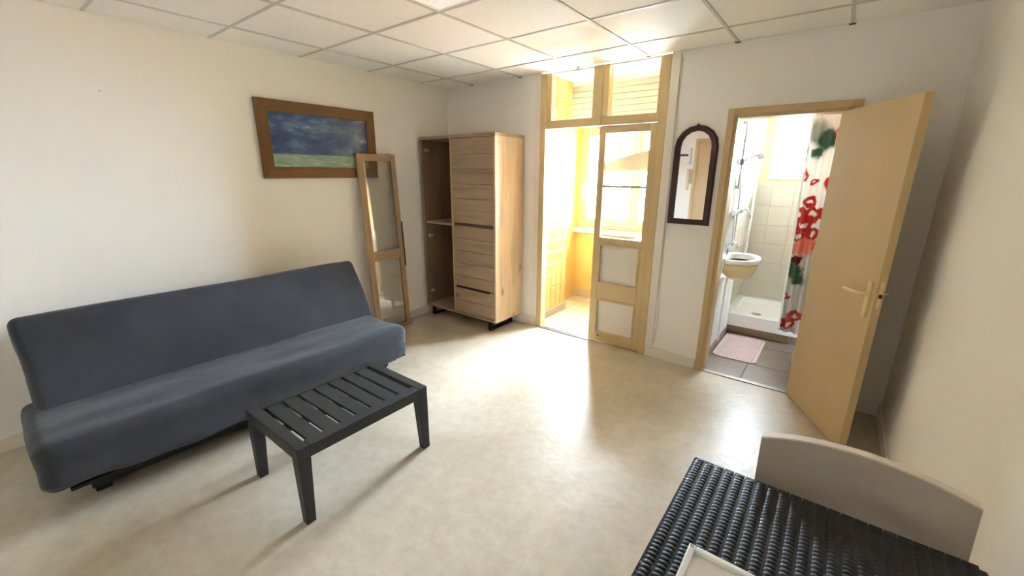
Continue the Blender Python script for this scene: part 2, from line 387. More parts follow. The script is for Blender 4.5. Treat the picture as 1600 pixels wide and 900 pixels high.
# ceiling: slab, tiles and grid
ce = struct(bx('ceiling', -.1, W + .1, YR - .1, .1, H + .03, H + .12, GAPM), 'suspended ceiling of white mineral tiles in a grid', 'ceiling')
GX = [.0] + [.3717 + .6 * i for i in range(6)] + [W]
GY = [0.0] + [-.3588 - .6 * i for i in range(7)] + [YR]
GYr = GY[::-1]
lampcell = (GX[3], GX[4], GY[4], GY[3])
cache = {}
for (x0, x1) in zip(GX, GX[1:]):
    for (y0, y1) in zip(GYr, GYr[1:]):
        if abs(x0 - GX[3]) < .01 and abs(y0 - GY[4]) < .01: continue
        w, h = x1 - x0 - .012, y1 - y0 - .012; key = (round(w, 3), round(h, 3))
        if key not in cache:
            bm = bmesh.new(); box(bm, -w / 2, w / 2, -h / 2, h / 2, 0, .014); bmesh.ops.recalc_face_normals(bm, faces=bm.faces)
            me = bpy.data.meshes.new('ceiling_tile'); bm.to_mesh(me); bm.free(); me.materials.append(TILE_C); cache[key] = me
        share('ceiling_tile', cache[key], ce, ((x0 + x1) / 2, (y0 + y1) / 2, H + .004 + random.uniform(0, .0025)))
for x in GX[1:-1]: bx('grid_bar', x - .009, x + .009, YR, -.001, H - .001, H + .012, GRIDM, ce)
for y in GY[1:-1]:
    for (x0, x1) in zip(GX, GX[1:]): bx('grid_bar', x0 + .009, x1 - .009, y - .008, y + .008, H, H + .01, GRIDM, ce)
for x in GX[1:-1]: bx('grid_clip', x - .016, x + .016, -.02, -.0005, H - .004, H - .001, GAPM, ce)
lp = thing('ceiling_lamp', ((GX[3] + GX[4]) / 2, (GY[3] + GY[4]) / 2, H), 'square prismatic lamp panel set in the tiled ceiling', 'ceiling light')
bx('diffuser', GX[3] + .02, GX[4] - .02, GY[4] + .02, GY[3] - .02, H + .006, H + .014, LAMPM, lp)
bm = bmesh.new()
for a in ((GX[3] + .008, GX[3] + .022, GY[4] + .008, GY[3] - .008), (GX[4] - .022, GX[4] - .008, GY[4] + .008, GY[3] - .008), (GX[3] + .022, GX[4] - .022, GY[4] + .008, GY[4] + .022), (GX[3] + .022, GX[4] - .022, GY[3] - .022, GY[3] - .008)): box(bm, *a, H + .002, H + .02)
obj('rim', bm, WPLAST, lp)

# ------------------------------------------------------------------ yellow glazed doorway (frame fixed, right leaf shut, left half open)
t1 = thing('trim_1', (1.77, .03, 0), 'ochre painted door frame with two transom panes, reaching the ceiling', 'door frame', kind='structure')
Y0, Y1 = -.012, .07
bx('post', 1.206, 1.262, Y0, Y1, 0, 2.366, YEL, t1, .003)
bx('post', 2.283, 2.345, Y0, Y1, 0, 2.366, YEL, t1, .003)
bx('transom_stile', 1.262, 1.313, Y0 + .012, Y1, 1.975, 2.366, YEL, t1, .002)
bx('transom_stile', 2.262, 2.283, Y0 + .012, Y1, 1.975, 2.366, YEL, t1, .002)
bx('mullion', 1.722, 1.862, Y0, Y1, 1.975, 2.366, YEL, t1, .003)
bx('mullion_cover', 1.768, 1.812, Y0 - .008, Y0, 1.905, 2.366, YEL, t1, .003)
bx('transom_rail', 1.262, 2.283, Y0, Y1, 1.908, 1.975, YEL, t1, .003)
bx('head_rail', 1.313, 1.722, Y0 + .01, Y1, 2.352, 2.366, WPLAST, t1); bx('head_rail', 1.862, 2.262, Y0 + .01, Y1, 2.352, 2.366, WPLAST, t1)
bx('transom_pane', 1.313, 1.722, .028, .032, 1.975, 2.352, GLASS, t1); bx('transom_pane', 1.862, 2.262, .028, .032, 1.975, 2.352, GLASS, t1)
for (x, z) in ((1.79, 1.95), (1.80, 1.93), (1.71, 1.96)):
    bm = bmesh.new(); cyl(bm, (x, Y0 - .009, z), (x, Y0 + .004, z), .006); obj('screw', bm, KNOB, t1)
d1 = thing('door_1', (1.80, .02, 0), 'ochre door leaf with two glass panes above and two white panels', 'door', kind='structure')
LY0, LY1 = -.006, .034
bx('stile', 1.800, 1.858, LY0, LY1, .012, 1.905, YEL, d1, .003); bx('stile', 2.232, 2.282, LY0, LY1, .012, 1.905, YEL, d1, .003)
for (z0, z1) in ((.012, .092), (.425, .565), (.932, .985), (1.845, 1.905)): bx('rail', 1.858, 2.232, LY0, LY1, z0, z1, YEL, d1, .003)
bx('glazing_bar', 1.858, 2.232, LY0 + .006, LY1, 1.408, 1.428, YEL, d1, .003)
for (z0, z1) in ((.092, .425), (.565, .932)):
    bx('panel', 1.874, 2.216, .016, .026, z0 + .016, z1 - .016, PANELW, d1)
    bm = bmesh.new(); box(bm, 1.858, 1.874, -.012, .03, z0, z1); box(bm, 2.216, 2.232, -.012, .03, z0, z1); box(bm, 1.874, 2.216, -.012, .03, z0, z0 + .016); box(bm, 1.874, 2.216, -.012, .03, z1 - .016, z1)
    obj('moulding', bm, YEL, d1)
bx('pane', 1.858, 2.232, .012, .016, .985, 1.408, GLASS, d1); bx('pane', 1.858, 2.232, .012, .016, 1.428, 1.845, GLASS, d1)
bm = bmesh.new(); cyl(bm, (1.90, -.012, .07), (1.90, LY0, .07), .008); obj('stop_knob', bm, DARKM, d1)
tag(bx('threshold_strip', 1.262, 1.80, -.03, .03, 0, .006, THRESH, bevel=.002, origin=(1.53, 0, 0)), 'dull metal threshold strip under the open half of the ochre doorway', 'threshold')
struct(bx('trim_3', 2.347, 2.412, -.012, 0, .085, 2.37, BASEB, bevel=.002), 'narrow white cover board right of the ochre doorway', 'trim')
struct(bx('trim_4', 1.145, 1.204, -.01, 0, .085, 2.37, BASEB, bevel=.002), 'narrow white cover board left of the ochre doorway', 'trim')
bm = bmesh.new(); pts = []
for i in range(40):
    z = 2.33 - (2.33 - .14) * i / 39; x = 2.420 + (.012 * math.sin((z - .15) * 7) if z < .62 else 0) + (.0015 * math.sin(z * 9)); pts.append((x, -.006, z))
tube(bm, pts, .0045, 6); tag(obj('wall_cable', bm, WIRE, smooth=True, origin=(2.42, 0, .14)), 'thin white cable running down the wall beside the arched mirror', 'cable')

# ------------------------------------------------------------------ kitchenette behind it
kf = struct(bx('floor_kitchen', .80, 2.50, 0, 1.30, -.12, -.006, KGR), 'beige tiled floor of the kitchenette', 'floor')
tile_grid('floor_tile', kf, KFT, [.82, 1.14, 1.46, 1.78, 2.10, 2.42, 2.5], [.0, .085, .40, .715, 1.03, 1.24], lambda u, v: (u, v, -.006), lambda w, h: (w, h, .012), .012, .008)
# left stub wall with tiles: pale upper, yellow lower
ws = struct(bx('wall_kitchen_left', .80, 1.135, .12, .66, 0, 2.6, GROUT), 'tiled stub wall just inside the ochre doorway', 'wall')
zs = [.085]
while zs[-1] < 1.10: zs.append(zs[-1] + .127)
zs[-1] = 1.10
zs2 = [1.10 + .1045 * i for i in range(12)]; zs2 += [2.41]
ys = [.12, .155, .25, .352, .453, .553, .66]
bx('grout_bed', 1.135, 1.1365, .12, .66, 1.10, 2.40, GROUTD, ws)
tile_grid('wall_tile', ws, KTILE, ys, zs, lambda u, v: (1.139, u, v), lambda w, h: (.010, w, h), .01, .007)
tile_grid('wall_tile', ws, KTILE_L, ys, zs2[:9], lambda u, v: (1.139, u, v), lambda w, h: (.010, w, h), .01, .005)
tile_grid('wall_tile', ws, KTILE, ys, zs2[8:], lambda u, v: (1.139, u, v), lambda w, h: (.010, w, h), .01, .005)
bx('baseboard', 1.135, 1.158, .12, .675, 0, .085, TRAYB, ws, .003)
bx('decor_tile', 1.144, 1.147, .355, .412, 1.31, 1.412, BTILE, ws); bx('decor_motif', 1.147, 1.148, .37, .397, 1.335, 1.385, STEEL, ws)
struct(bx('wall_kitchen_recess', .80, .93, .66, 1.5, 0, 2.6, KYEL), 'plain yellow recess wall left of the kitchenette window', 'wall')
struct(bx('wall_kitchen_right', 2.46, 2.60, .12, 1.5, 0, 2.6, KYEL), 'plain yellow wall on the right of the kitchenette', 'wall')
WX0, WX1, WZ0, WZ1 = .945, 2.34, .885, 2.06
bm = bmesh.new(); box(bm, .93, 2.46, 1.24, 1.48, -.1, WZ0); box(bm, .93, 2.46, 1.24, 1.48, WZ1, 2.6); box(bm, .93, WX0, 1.24, 1.48, WZ0, WZ1); box(bm, WX1, 2.46, 1.24, 1.48, WZ0, WZ1)
kw = struct(obj('wall_kitchen_window', bm, KYEL), 'yellow wall under and around the kitchenette window', 'wall')
bx('skirting_tile', .93, 2.46, 1.228, 1.24, 0, .09, KFT, kw)
struct(bx('trim_5', .93, 2.42, 1.16, 1.30, .83, .882, PLANKW, bevel=.004), 'cream window ledge below the kitchenette window', 'window sill')
kc = struct(bx('ceiling_kitchen', .80, 2.6, 0.12, 1.5, 2.415, 2.6, PLANKW), 'pale flat ceiling of the kitchenette', 'ceiling')
bk = struct(bx('wall_kitchen_bulkhead', .93, 2.46, .915, 1.24, 2.07, 2.415, GROUT), 'white plank clad bulkhead above the kitchenette window', 'bulkhead')
z = 2.07
while z < 2.40:
    bx('plank', .93, 2.46, .900, .915, z + .003, min(z + .056, 2.414), PLANKW, bk, .002); z += .058
# window 1
w1 = thing('window_1', (1.64, 1.30, WZ0), 'cream framed two-sash kitchenette window, pale houses behind it', 'window', kind='structure')
FY0, FY1 = 1.245, 1.315
for a in ((WX0, WX0 + .05, WZ0, WZ1), (WX1 - .05, WX1, WZ0, WZ1), (WX0 + .05, WX1 - .05, WZ0, WZ0 + .05), (WX0 + .05, WX1 - .05, WZ1 - .05, WZ1)): bx('frame', a[0], a[1], FY0, FY1, a[2], a[3], FRAMEK, w1, .004)
MXc = 1.645
for (a, b) in ((WX0 + .055, MXc - .004), (MXc + .004, WX1 - .055)):
    s = bmesh.new(); sw = .062; za, zb = WZ0 + .055, WZ1 - .055
    box(s, a, a + sw, FY0 - .012, FY1 - .02, za, zb); box(s, b - sw * .7, b, FY0 - .012, FY1 - .02, za, zb); box(s, a + sw, b - sw * .7, FY0 - .012, FY1 - .02, za, za + sw); box(s, a + sw, b - sw * .7, FY0 - .012, FY1 - .02, zb - sw, zb)
    so = obj('sash', s, FRAMEK, w1); bx('pane', a + sw, b - sw * .7, 1.268, 1.274, za + sw, zb - sw, GLASS, so)
bm = bmesh.new(); box(bm, 1.008, 1.03, FY0 - .024, FY0 - .012, 1.30, 1.42); box(bm, 1.01, 1.026, FY0 - .05, FY0 - .024, 1.32, 1.34); box(bm, 1.01, 1.026, FY0 - .06, FY0 - .045, 1.22, 1.34); obj('handle', bm, WPLAST, w1, .003)
# hood and worktop on the kitchenette's right wall
hd = thing('range_hood', (2.44, .42, 1.545), 'ivory rounded range hood seen through the glazed door leaf', 'range hood')
prof = [(2.455, 1.55), (2.455, 1.77), (2.30, 1.74), (2.12, 1.70), (1.98, 1.67), (1.87, 1.635), (1.80, 1.60), (1.772, 1.572), (1.775, 1.555), (1.80, 1.55)]
bm = bmesh.new(); prism(bm, prof, 'y', .15, .70); obj('canopy', bm, HOODM, hd, .006)
bx('underside_rim', 1.80, 2.44, .16, .69, 1.538, 1.55, WPLAST, hd, .002)
kt = thing('kitchen_unit', (2.2, .6, 0), 'white kitchen unit with worktop behind the glazed door leaf', 'kitchen unit')
bx('carcass', 1.90, 2.455, .18, 1.15, .10, .84, WPLAST, kt, .003); bx('worktop', 1.87, 2.458, .16, 1.158, .84, .88, WCER, kt, .006)
bx('plinth', 1.95, 2.455, .2, 1.14, -.0, .10, GREYD, kt)
for y in (.19, .67): dd = bx('door', 1.882, 1.90, y, y + .465, .12, .83, WPLAST, kt, .003); bx('knob', 1.862, 1.882, y + .4, y + .42, .70, .72, CHROME, dd, .003)

# ------------------------------------------------------------------ bathroom
LX, BY, RX = 2.74, 1.85, 3.56
bf = struct(bx('floor_bathroom', LX, RX, 0, BY, -.12, -.006, BGR), 'taupe tiled floor of the bathroom', 'floor')
tile_grid('floor_tile', bf, BFT, [LX, 3.10, 3.55], [.0, .37, .82, 1.06], lambda u, v: (u, v, -.006), lambda w, h: (w, h, .012), .012, .006)
tag(bx('metal_threshold', 2.83, 3.41, -.025, .02, 0, .006, STEEL, bevel=.002, origin=(3.1, 0, 0)), 'thin metal threshold strip on the floor in the bathroom doorway', 'threshold')
bl = struct(bx('wall_bathroom_left', LX - .13, LX, .12, BY + .2, 0, 2.6, GROUT), 'cream tiled wall left of the shower, behind the basin', 'wall')
us = [.12, .32, .52, .72, .92, 1.12, 1.32, 1.52, 1.72, BY]
vs = [.0] + [.2 * i for i in range(1, 12)] + [2.30]
tile_grid('wall_tile', bl, BTILE, us, vs, lambda u, v: (LX + .002, u, v), lambda w, h: (.006, w, h), .006, .004, .001)
BWX0, BWX1, BWZ0, BWZ1 = 2.84, 3.50, 1.47, 2.10
bm = bmesh.new(); box(bm, LX - .1, RX + .1, BY, BY + .2, -.1, BWZ0); box(bm, LX - .1, RX + .1, BY, BY + .2, BWZ1, 2.6); box(bm, LX - .1, BWX0, BY, BY + .2, BWZ0, BWZ1); box(bm, BWX1, RX + .1, BY, BY + .2, BWZ0, BWZ1)
bbk = struct(obj('wall_bathroom_back', bm, GROUT), 'cream tiled shower wall below the small window', 'wall')
tile_grid('wall_tile', bbk, BTILE, [LX, 2.90, 3.10, 3.30, 3.50, RX], [.0, .2, .4, .6, .8, 1.0, 1.2, 1.42], lambda u, v: (u, BY - .002, v), lambda w, h: (w, .006, h), .006, .004, .001)
struct(bx('wall_bathroom_right', RX, RX + .1, .12, BY, 0, 2.6, BTILE), 'pale wall on the right of the shower behind the curtain', 'wall')
struct(bx('ceiling_bathroom', LX - .1, RX + .1, .12, BY + .2, 2.30, 2.6, WPLAST), 'white ceiling of the bathroom', 'ceiling')
w2 = thing('window_2', (3.17, BY + .03, BWZ0), 'small white bathroom window above the shower', 'window', kind='structure')
for a in ((BWX0, BWX0 + .045, BWZ0, BWZ1), (BWX1 - .045, BWX1, BWZ0, BWZ1), (BWX0 + .045, BWX1 - .045, BWZ0, BWZ0 + .045), (BWX0 + .045, BWX1 - .045, BWZ1 - .045, BWZ1)): bx('frame', a[0], a[1], BY - .012, BY + .06, a[2], a[3], BWIN, w2, .004)
bm = bmesh.new(); a, b, za, zb, sw = BWX0 + .049, BWX1 - .049, BWZ0 + .049, BWZ1 - .049, .04
box(bm, a, a + sw, BY - .025, BY + .04, za, zb); box(bm, b - sw, b, BY - .025, BY + .04, za, zb); box(bm, a + sw, b - sw, BY - .025, BY + .04, za, za + sw * .8); box(bm, a + sw, b - sw, BY - .025, BY + .04, zb - sw, zb)
so = obj('sash', bm, BWIN, w2); bx('pane', a + sw, b - sw, BY + .01, BY + .015, za + sw * .8, zb - sw, GLASS, so)
for zz in (1.55, 1.95):
    bm = bmesh.new(); cyl(bm, (BWX0 + .045, BY - .03, zz), (BWX0 + .045, BY - .03, zz + .06), .008); obj('hinge', bm, WPLAST, w2)
# shower tray
st = thing('shower_tray', (3.1, 1.45, 0), 'white shower tray raised on a beige tiled step', 'shower tray')
bx('plinth', LX + .004, 3.32, 1.06, BY, 0, .075, TRAYB, st, .006)
bm = bmesh.new(); box(bm, LX + .004, RX, 1.06, 1.13, .075, .195); box(bm, LX + .004, RX, BY - .06, BY - .004, .075, .195); box(bm, LX + .004, LX + .06, 1.13, BY - .06, .075, .195); box(bm, RX - .06, RX, 1.13, BY - .06, .075, .195); box(bm, LX + .06, RX - .06, 1.13, BY - .06, .075, .13)
obj('basin', bm, WCER, st)
bm = bmesh.new(); lathe(bm, [(.045, .0), (.045, .004), (.035, .006)], (2.99, 1.40, .13)); obj('drain', bm, CHROME, st, smooth=True)
# basin on the left wall, with boxing below
pb = thing('pipe_boxing', (2.78, .55, 0), 'white boxed-in panel low on the wall under the basin', 'pipe boxing')
bx('panel', LX + .006, 2.795, .14, .835, .0, .66, WPLAST, pb, .003); bx('panel', LX + .006, 2.795, .852, 1.02, 0, .66, WPLAST, pb, .003); bx('joint', LX + .006, 2.785, .835, .852, 0, .66, BLACKM, pb); bx('skirting', 2.795, 2.803, .14, 1.02, 0, .07, BFT, pb)
bs = thing('wash_basin', (2.9, .52, .68), 'white ceramic wash basin with cream underside on the bathroom wall', 'wash basin')
bm = bmesh.new(); n = 28; prof_r = [(.55, -.175), (.8, -.12), (.93, -.05), (.97, -.012)]
def basin_ring(s, z):
    out = []
    for i in range(n):
        t = 2 * PI * i / n; x = .155 * s * math.cos(t); y = .215 * s * math.sin(t); out.append((2.895 + (x if x > -.14 else -.14), .52 + y, z))
    return out
def rings(bm, R):
    V = [[bm.verts.new(p) for p in r] for r in R]
    for A, B in zip(V, V[1:]):
        for i in range(n): bm.faces.new((A[i], A[(i + 1) % n], B[(i + 1) % n], B[i]))
    bm.faces.new(V[0][::-1]); bm.faces.new(V[-1])
rings(bm, [basin_ring(s, .845 + z) for s, z in ((.45, -.17), (.7, -.14), (.86, -.08), (.92, -.03))]); obj('bowl', bm, CREAMC, bs, smooth=True)
bm = bmesh.new(); rings(bm, [basin_ring(s, .845 + z) for s, z in ((.9, -.03), (1.0, -.022), (1.02, .0), (1.0, .014), (.84, .012), (.78, -.01), (.6, -.07), (.2, -.085))]); obj('rim', bm, WCER, bs, smooth=True)
bm = bmesh.new(); tube(bm, [(2.79, .52, .86), (2.79, .52, .93), (2.80, .52, .965), (2.83, .52, .975), (2.86, .52, .955), (2.865, .52, .93)], .010); box(bm, 2.775, 2.80, .505, .535, .94, .952); obj('tap', bm, CHROME, bs, smooth=True)
bm = bmesh.new(); tube(bm, [(2.83, .52, .69), (2.815, .53, .6), (2.813, .55, .3), (2.813, .55, .072)], .010); obj('waste_pipe', bm, WPLAST, bs, smooth=True)
bm = bmesh.new(); tube(bm, [(2.83, .25, .87), (2.83, .24, .80), (2.82, .22, .74), (2.80, .2, .70)], .007); obj('towel_hook', bm, CHROME, bs, smooth=True)
# shower fittings
sm = thing('shower_mixer', (2.75, .82, 1.2), 'chrome mixer tap on the tiled wall above the basin', 'tap')
bm = bmesh.new(); cyl(bm, (2.775, .68, 1.2), (2.775, .98, 1.2), .022); obj('body', bm, CHROME, sm, smooth=False)
for y in (.72, .94):
    bm = bmesh.new(); cyl(bm, (LX, y, 1.2), (2.775, y, 1.2), .018); obj('inlet', bm, CHROME, sm)
bm = bmesh.new(); tube(bm, [(2.79, .86, 1.215), (2.83, .88, 1.225), (2.86, .89, 1.19), (2.87, .90, 1.15)], .008); obj('lever', bm, CHROME, sm, smooth=True)
ss = thing('hand_shower', (2.75, .78, 1.4), 'white hand shower on a slim riser rail beside the small window', 'shower')
bm = bmesh.new(); cyl(bm, (2.765, .76, 1.40), (2.765, .76, 1.96), .009); obj('riser_rail', bm, CHROME, ss)
for z in (1.42, 1.94):
    bm = bmesh.new(); cyl(bm, (LX, .76, z), (2.765, .76, z), .012); obj('bracket', bm, WPLAST, ss)
bm = bmesh.new(); cyl(bm, (2.765, .76, 1.60), (2.765, .76, 1.65), .018); obj('slider', bm, GREYD, ss)
bm = bmesh.new(); tube(bm, [(2.77, .77, 1.63), (2.80, .82, 1.655), (2.84, .87, 1.675), (2.87, .90, 1.69)], .011); cyl(bm, (2.865, .895, 1.70), (2.885, .915, 1.665), .018, r2=.034); obj('handset', bm, WPLAST, ss, smooth=True)
bm = bmesh.new(); tube(bm, [(2.77, .77, 1.63), (2.768, .79, 1.50), (2.77, .85, 1.32), (2.772, .86, .98), (2.775, .80, .90), (2.775, .74, .98), (2.775, .73, 1.19)], .007); obj('hose', bm, CHROME, ss, smooth=True)
bm = bmesh.new(); cyl(bm, (2.775, 1.62, .4), (2.775, 1.62, 2.29), .012); tag(obj('shower_pipe', bm, WPLAST, origin=(2.775, 1.62, .4)), 'thin white vertical pipe in the far shower corner', 'pipe')
# curtain and rod
bm = bmesh.new(); cyl(bm, (LX, 1.02, 2.06), (RX, 1.02, 2.06), .011); tag(obj('curtain_rod', bm, WPLAST, origin=(3.15, 1.02, 2.06)), 'thin white rod carrying the floral shower curtain', 'curtain rod')
sc_ = thing('shower_curtain', (3.265, 1.01, 0), 'white shower curtain printed with red poppies, drawn to the right', 'shower curtain')
bm = bmesh.new(); NU, NV = 60, 30; V = []
for j in range(NV + 1):
    t = j / NV; z = .13 + (2.04 - .13) * t; row = []
    for i in range(NU + 1):
        s = i / NU; x = 3.19 + .36 * s + .035 * (1 - t) * (1 - s); y = 1.01 + .022 * math.sin(s * 2 * PI * 4.2 + .6 * math.sin(t * 3)) * (.6 + .5 * (1 - t))
        row.append(bm.verts.new((x, y, z)))
    V.append(row)
for j in range(NV):
    for i in range(NU): bm.faces.new((V[j][i], V[j][i + 1], V[j + 1][i + 1], V[j + 1][i]))
oc = obj('cloth', bm, CURT, sc_, smooth=True); so_ = oc.modifiers.new('thick', 'SOLIDIFY'); so_.thickness = .002
bm = bmesh.new(); prism(bm, [(3.187, 1.006), (3.203, 1.006), (3.203, 1.016), (3.187, 1.016)], 'z', .0, 1.0)
for v in bm.verts:
    t = v.co.z; v.co.x += .032 * (1 - t); v.co.y += -.004; v.co.z = .14 + 1.9 * t
obj('hem', bm, WPLAST, sc_)
for i in range(7):
    x = 3.20 + .055 * i; bm = bmesh.new()
    tube(bm, [(x, 1.02 + .019 * math.cos(a), 2.06 + .019 * math.sin(a)) for a in [2 * PI * q / 10 for q in range(11)]], .0025, 6); obj('ring', bm, WPLAST, sc_)
# bath mat
bm = bmesh.new(); rr = .05; P = []
for (cx, cy, a0) in ((3.10, .95, 0), (2.865, .95, PI / 2), (2.865, .42, PI), (3.10, .42, 1.5 * PI)):
    for i in range(6): a = a0 + PI / 2 * i / 5; P.append((cx + rr * math.cos(a), cy + rr * math.sin(a)))
mt = thing('bath_mat', (2.98, .68, 0), 'pale pink ribbed rubber mat on the bathroom floor', 'bath mat')
prism(bm, P, 'z', .001, .007); obj('backing', bm, PINK, mt)
bm = bmesh.new()
for i in range(27):
    for j in range(13):
        x = 2.842 + .0231 * j; y = .40 + .0214 * i
        if abs(x - 2.98) < .14: box(bm, x - .008, x + .008, y - .007, y + .007, .007, .0105)
nb = obj('nubs', bm, PINK, mt); nb['kind'] = 'stuff'
# door frame 2 and leaf
t2 = thing('trim_2', (3.12, 0, 0), 'tan painted frame around the bathroom doorway', 'door frame', kind='structure')
bx('jamb', 2.772, 2.815, -.022, .0, 0, 1.96, YEL2, t2, .003); bx('jamb', 2.79, 2.838, -.008, .125, 0, 1.945, YEL2, t2, .003)
bx('jamb', 3.432, 3.475, -.008, .125, 0, 1.945, YEL2, t2, .003); bx('jamb', 3.455, 3.50, -.022, 0, 0, 1.96, YEL2, t2, .003)
bx('head', 2.838, 3.432, -.008, .125, 1.897, 1.945, YEL2, t2, .003); bx('head', 2.815, 3.455, -.022, 0, 1.918, 1.96, YEL2, t2, .003)
dang = math.atan2(-.579, .305)
d2 = thing('door_2', (3.405, -.028, 0), 'tan flush door standing open into the room by the right wall', 'door', kind='structure', rotz=dang)
def dl(name, x0, x1, y0, y1, z0, z1, mat, bev=0, par=None):
    bm = bmesh.new(); box(bm, x0, x1, y0, y1, z0, z1); return obj(name, bm, mat, par or d2, bev, local=True)
dl('leaf', 0, .655, .0, .04, .008, 1.893, YEL2, .002)
hp = dl('handle_plate', .592, .622, -.010, .0, .80, .995, BRASSW, .004)
bm = bmesh.new(); tube(bm, [(.607, -.008, .925), (.607, -.04, .925), (.595, -.052, .925), (.56, -.055, .925), (.50, -.053, .922), (.475, -.05, .92)], .0085); obj('lever', bm, BRASSW, hp, smooth=True, local=True)
hp2 = dl('handle_plate', .592, .622, .04, .05, .80, .995, BRASSW, .004)
bm = bmesh.new(); tube(bm, [(.607, .048, .925), (.607, .08, .925), (.595, .092, .925), (.56, .095, .925), (.50, .093, .922)], .0085); obj('lever', bm, BRASSW, hp2, smooth=True, local=True)
dl('latch_plate', .655, .657, .012, .028, .86, 1.0, BRASSW); dl('latch', .655, .668, .014, .026, .915, .935, DARKM, .002)
for z in (.25, 1.0, 1.7):
    bm = bmesh.new(); cyl(bm, (-.006, .006, z), (-.006, .006, z + .08), .008); obj('hinge', bm, BRASSW, d2, local=True)

# ------------------------------------------------------------------ rear wall fittings (seen in mirror)
d3 = thing('door_3', (1.85, YR, 0), 'tan entrance door in the rear wall, seen only in mirror', 'door', kind='structure')
bx('leaf', 1.45, 2.22, YR, YR + .03, 0, 2.04, YEL2, d3, .003)
for a in ((1.40, 1.45, 0, 2.09), (2.22, 2.27, 0, 2.09), (1.45, 2.22, 2.04, 2.09)): bx('frame', a[0], a[1], YR, YR + .05, a[2], a[3], YEL, d3, .003)
eb = thing('fuse_box', (1.25, YR, 1.72), 'white fuse box with a dark window on the rear wall', 'fuse box')
bx('body', 1.08, 1.345, YR, YR + .09, 1.68, 1.95, WPLAST, eb, .005); bx('window', 1.12, 1.31, YR + .09, YR + .093, 1.81, 1.845, BLACKM, eb)
ip = thing('intercom', (1.34, YR, 1.25), 'pale intercom handset on the rear wall beside the door', 'intercom')
bx('base', 1.30, 1.385, YR, YR + .035, 1.36, 1.60, BTILE, ip, .006); bx('handset', 1.315, 1.355, YR + .035, YR + .07, 1.25, 1.58, CREAMC, ip, .01)

# ------------------------------------------------------------------ arched wall mirror
MX, MZ0, MZS = 2.585, 1.152, 1.715
am = thing('wall_mirror', (MX, -.012, MZ0), 'arched mirror in a dark wooden frame between the two doorways', 'mirror')
def arch(hw, z0, zs, rise, n=8):
    P = [(MX - hw, z0), (MX + hw, z0)]
    for i in range(n + 1): a = PI * i / n; P.append((MX + hw * math.cos(a), zs + rise * math.sin(a)))
    return P
Po, Pi_ = arch(.152, MZ0, MZS, .152), arch(.108, MZ0 + .042, MZS, .112)
bm = bmesh.new(); nn = len(Po)
Vs = [[bm.verts.new((p[0], y, p[1])) for p in PP] for PP, y in ((Po, -.003), (Po, -.020), ([(MX + (p[0] - MX) * .93, p[1] + (.006 if i < 2 else -.008)) for i, p in enumerate(Po)], -.030), (Pi_, -.024), (Pi_, -.003))]
for A, B in zip(Vs, Vs[1:] + Vs[:1]):
    for i in range(nn): bm.faces.new((A[i], A[(i + 1) % nn], B[(i + 1) % nn], B[i]))
obj('frame', bm, MAHO, am)
bm = bmesh.new(); prism(bm, arch(.112, MZ0 + .038, MZS, .116), 'y', -.014, -.006); obj('mirror_glass', bm, MIRR, am)
bm = bmesh.new(); lathe(bm, [(.003, 0), (.010, .006), (.008, .014), (.002, .018)], (MX, -.018, MZS + .144), 12); obj('finial', bm, MAHO, am, smooth=True)

# ------------------------------------------------------------------ framed picture
pf = thing('framed_picture', (0, -1.445, 1.475), 'landscape print of dark blue sky over pale field in golden wood frame', 'picture')
PY0, PY1, PZ0, PZ1, FW = -1.945, -.945, 1.475, 2.045, .085
def mitre(name, pts, mat):
    bm = bmesh.new(); prism(bm, pts, 'x', .002, .026); obj(name, bm, mat, pf, .003)
mitre('frame_rail', [(PY0, PZ0), (PY1, PZ0), (PY1 - FW, PZ0 + FW), (PY0 + FW, PZ0 + FW)], PICF)
mitre('frame_rail', [(PY0, PZ1), (PY1, PZ1), (PY1 - FW, PZ1 - FW), (PY0 + FW, PZ1 - FW)], PICF)
mitre('frame_stile', [(PY0, PZ0), (PY0 + FW, PZ0 + FW), (PY0 + FW, PZ1 - FW), (PY0, PZ1)], PICFZ)
mitre('frame_stile', [(PY1, PZ0), (PY1 - FW, PZ0 + FW), (PY1 - FW, PZ1 - FW), (PY1, PZ1)], PICFZ)
bx('print', .004, .014, PY0 + FW - .004, PY1 - FW + .004, PZ0 + FW - .004, PZ1 - FW + .004, PICT, pf)

# ------------------------------------------------------------------ wardrobe
wd = thing('wardrobe', (.54, -.22, 0), 'oak wardrobe with an open left side standing in the corner', 'wardrobe')
X0, X1, FY, BYW, Z0, Z1 = .045, 1.03, -.445, -.018, .108, 1.865
bx('side_panel', X0, X0 + .028, FY, BYW, Z0, Z1 - .028, OAKSHADE, wd, .002); bx('side_panel', X1 - .024, X1, FY, BYW, Z0, Z1 - .028, OAKZ, wd, .002)  # left panel takes the darkened oak, interior shade painted in its colour
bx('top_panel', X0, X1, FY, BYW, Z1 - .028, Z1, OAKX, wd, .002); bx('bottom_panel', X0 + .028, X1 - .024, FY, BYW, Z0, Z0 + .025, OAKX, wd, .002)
bx('back_panel', X0 + .028, X1 - .024, BYW - .012, BYW - .002, Z0 + .025, Z1 - .028, OAKSHADE, wd)
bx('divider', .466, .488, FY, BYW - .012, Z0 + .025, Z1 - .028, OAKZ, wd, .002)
bx('shelf', X0 + .028, .466, FY + .02, BYW - .012, 1.012, 1.034, OAKX, wd, .002)
def front(name, z0, z1, n, parent):
    o = bx(name, .492, X1 - .027, FY + .012, FY + .024, z0, z1, OAKSHADE, parent); hs = [random.uniform(.85, 1.2) for _ in range(n)]; s = sum(hs); z = z0
    for h in hs:
        hh = (z1 - z0) * h / s; bx('plank', .492, X1 - .027, FY + .001, FY + .012, z + .0016, z + hh - .0016, OAKX, o, .002); z += hh
    return o
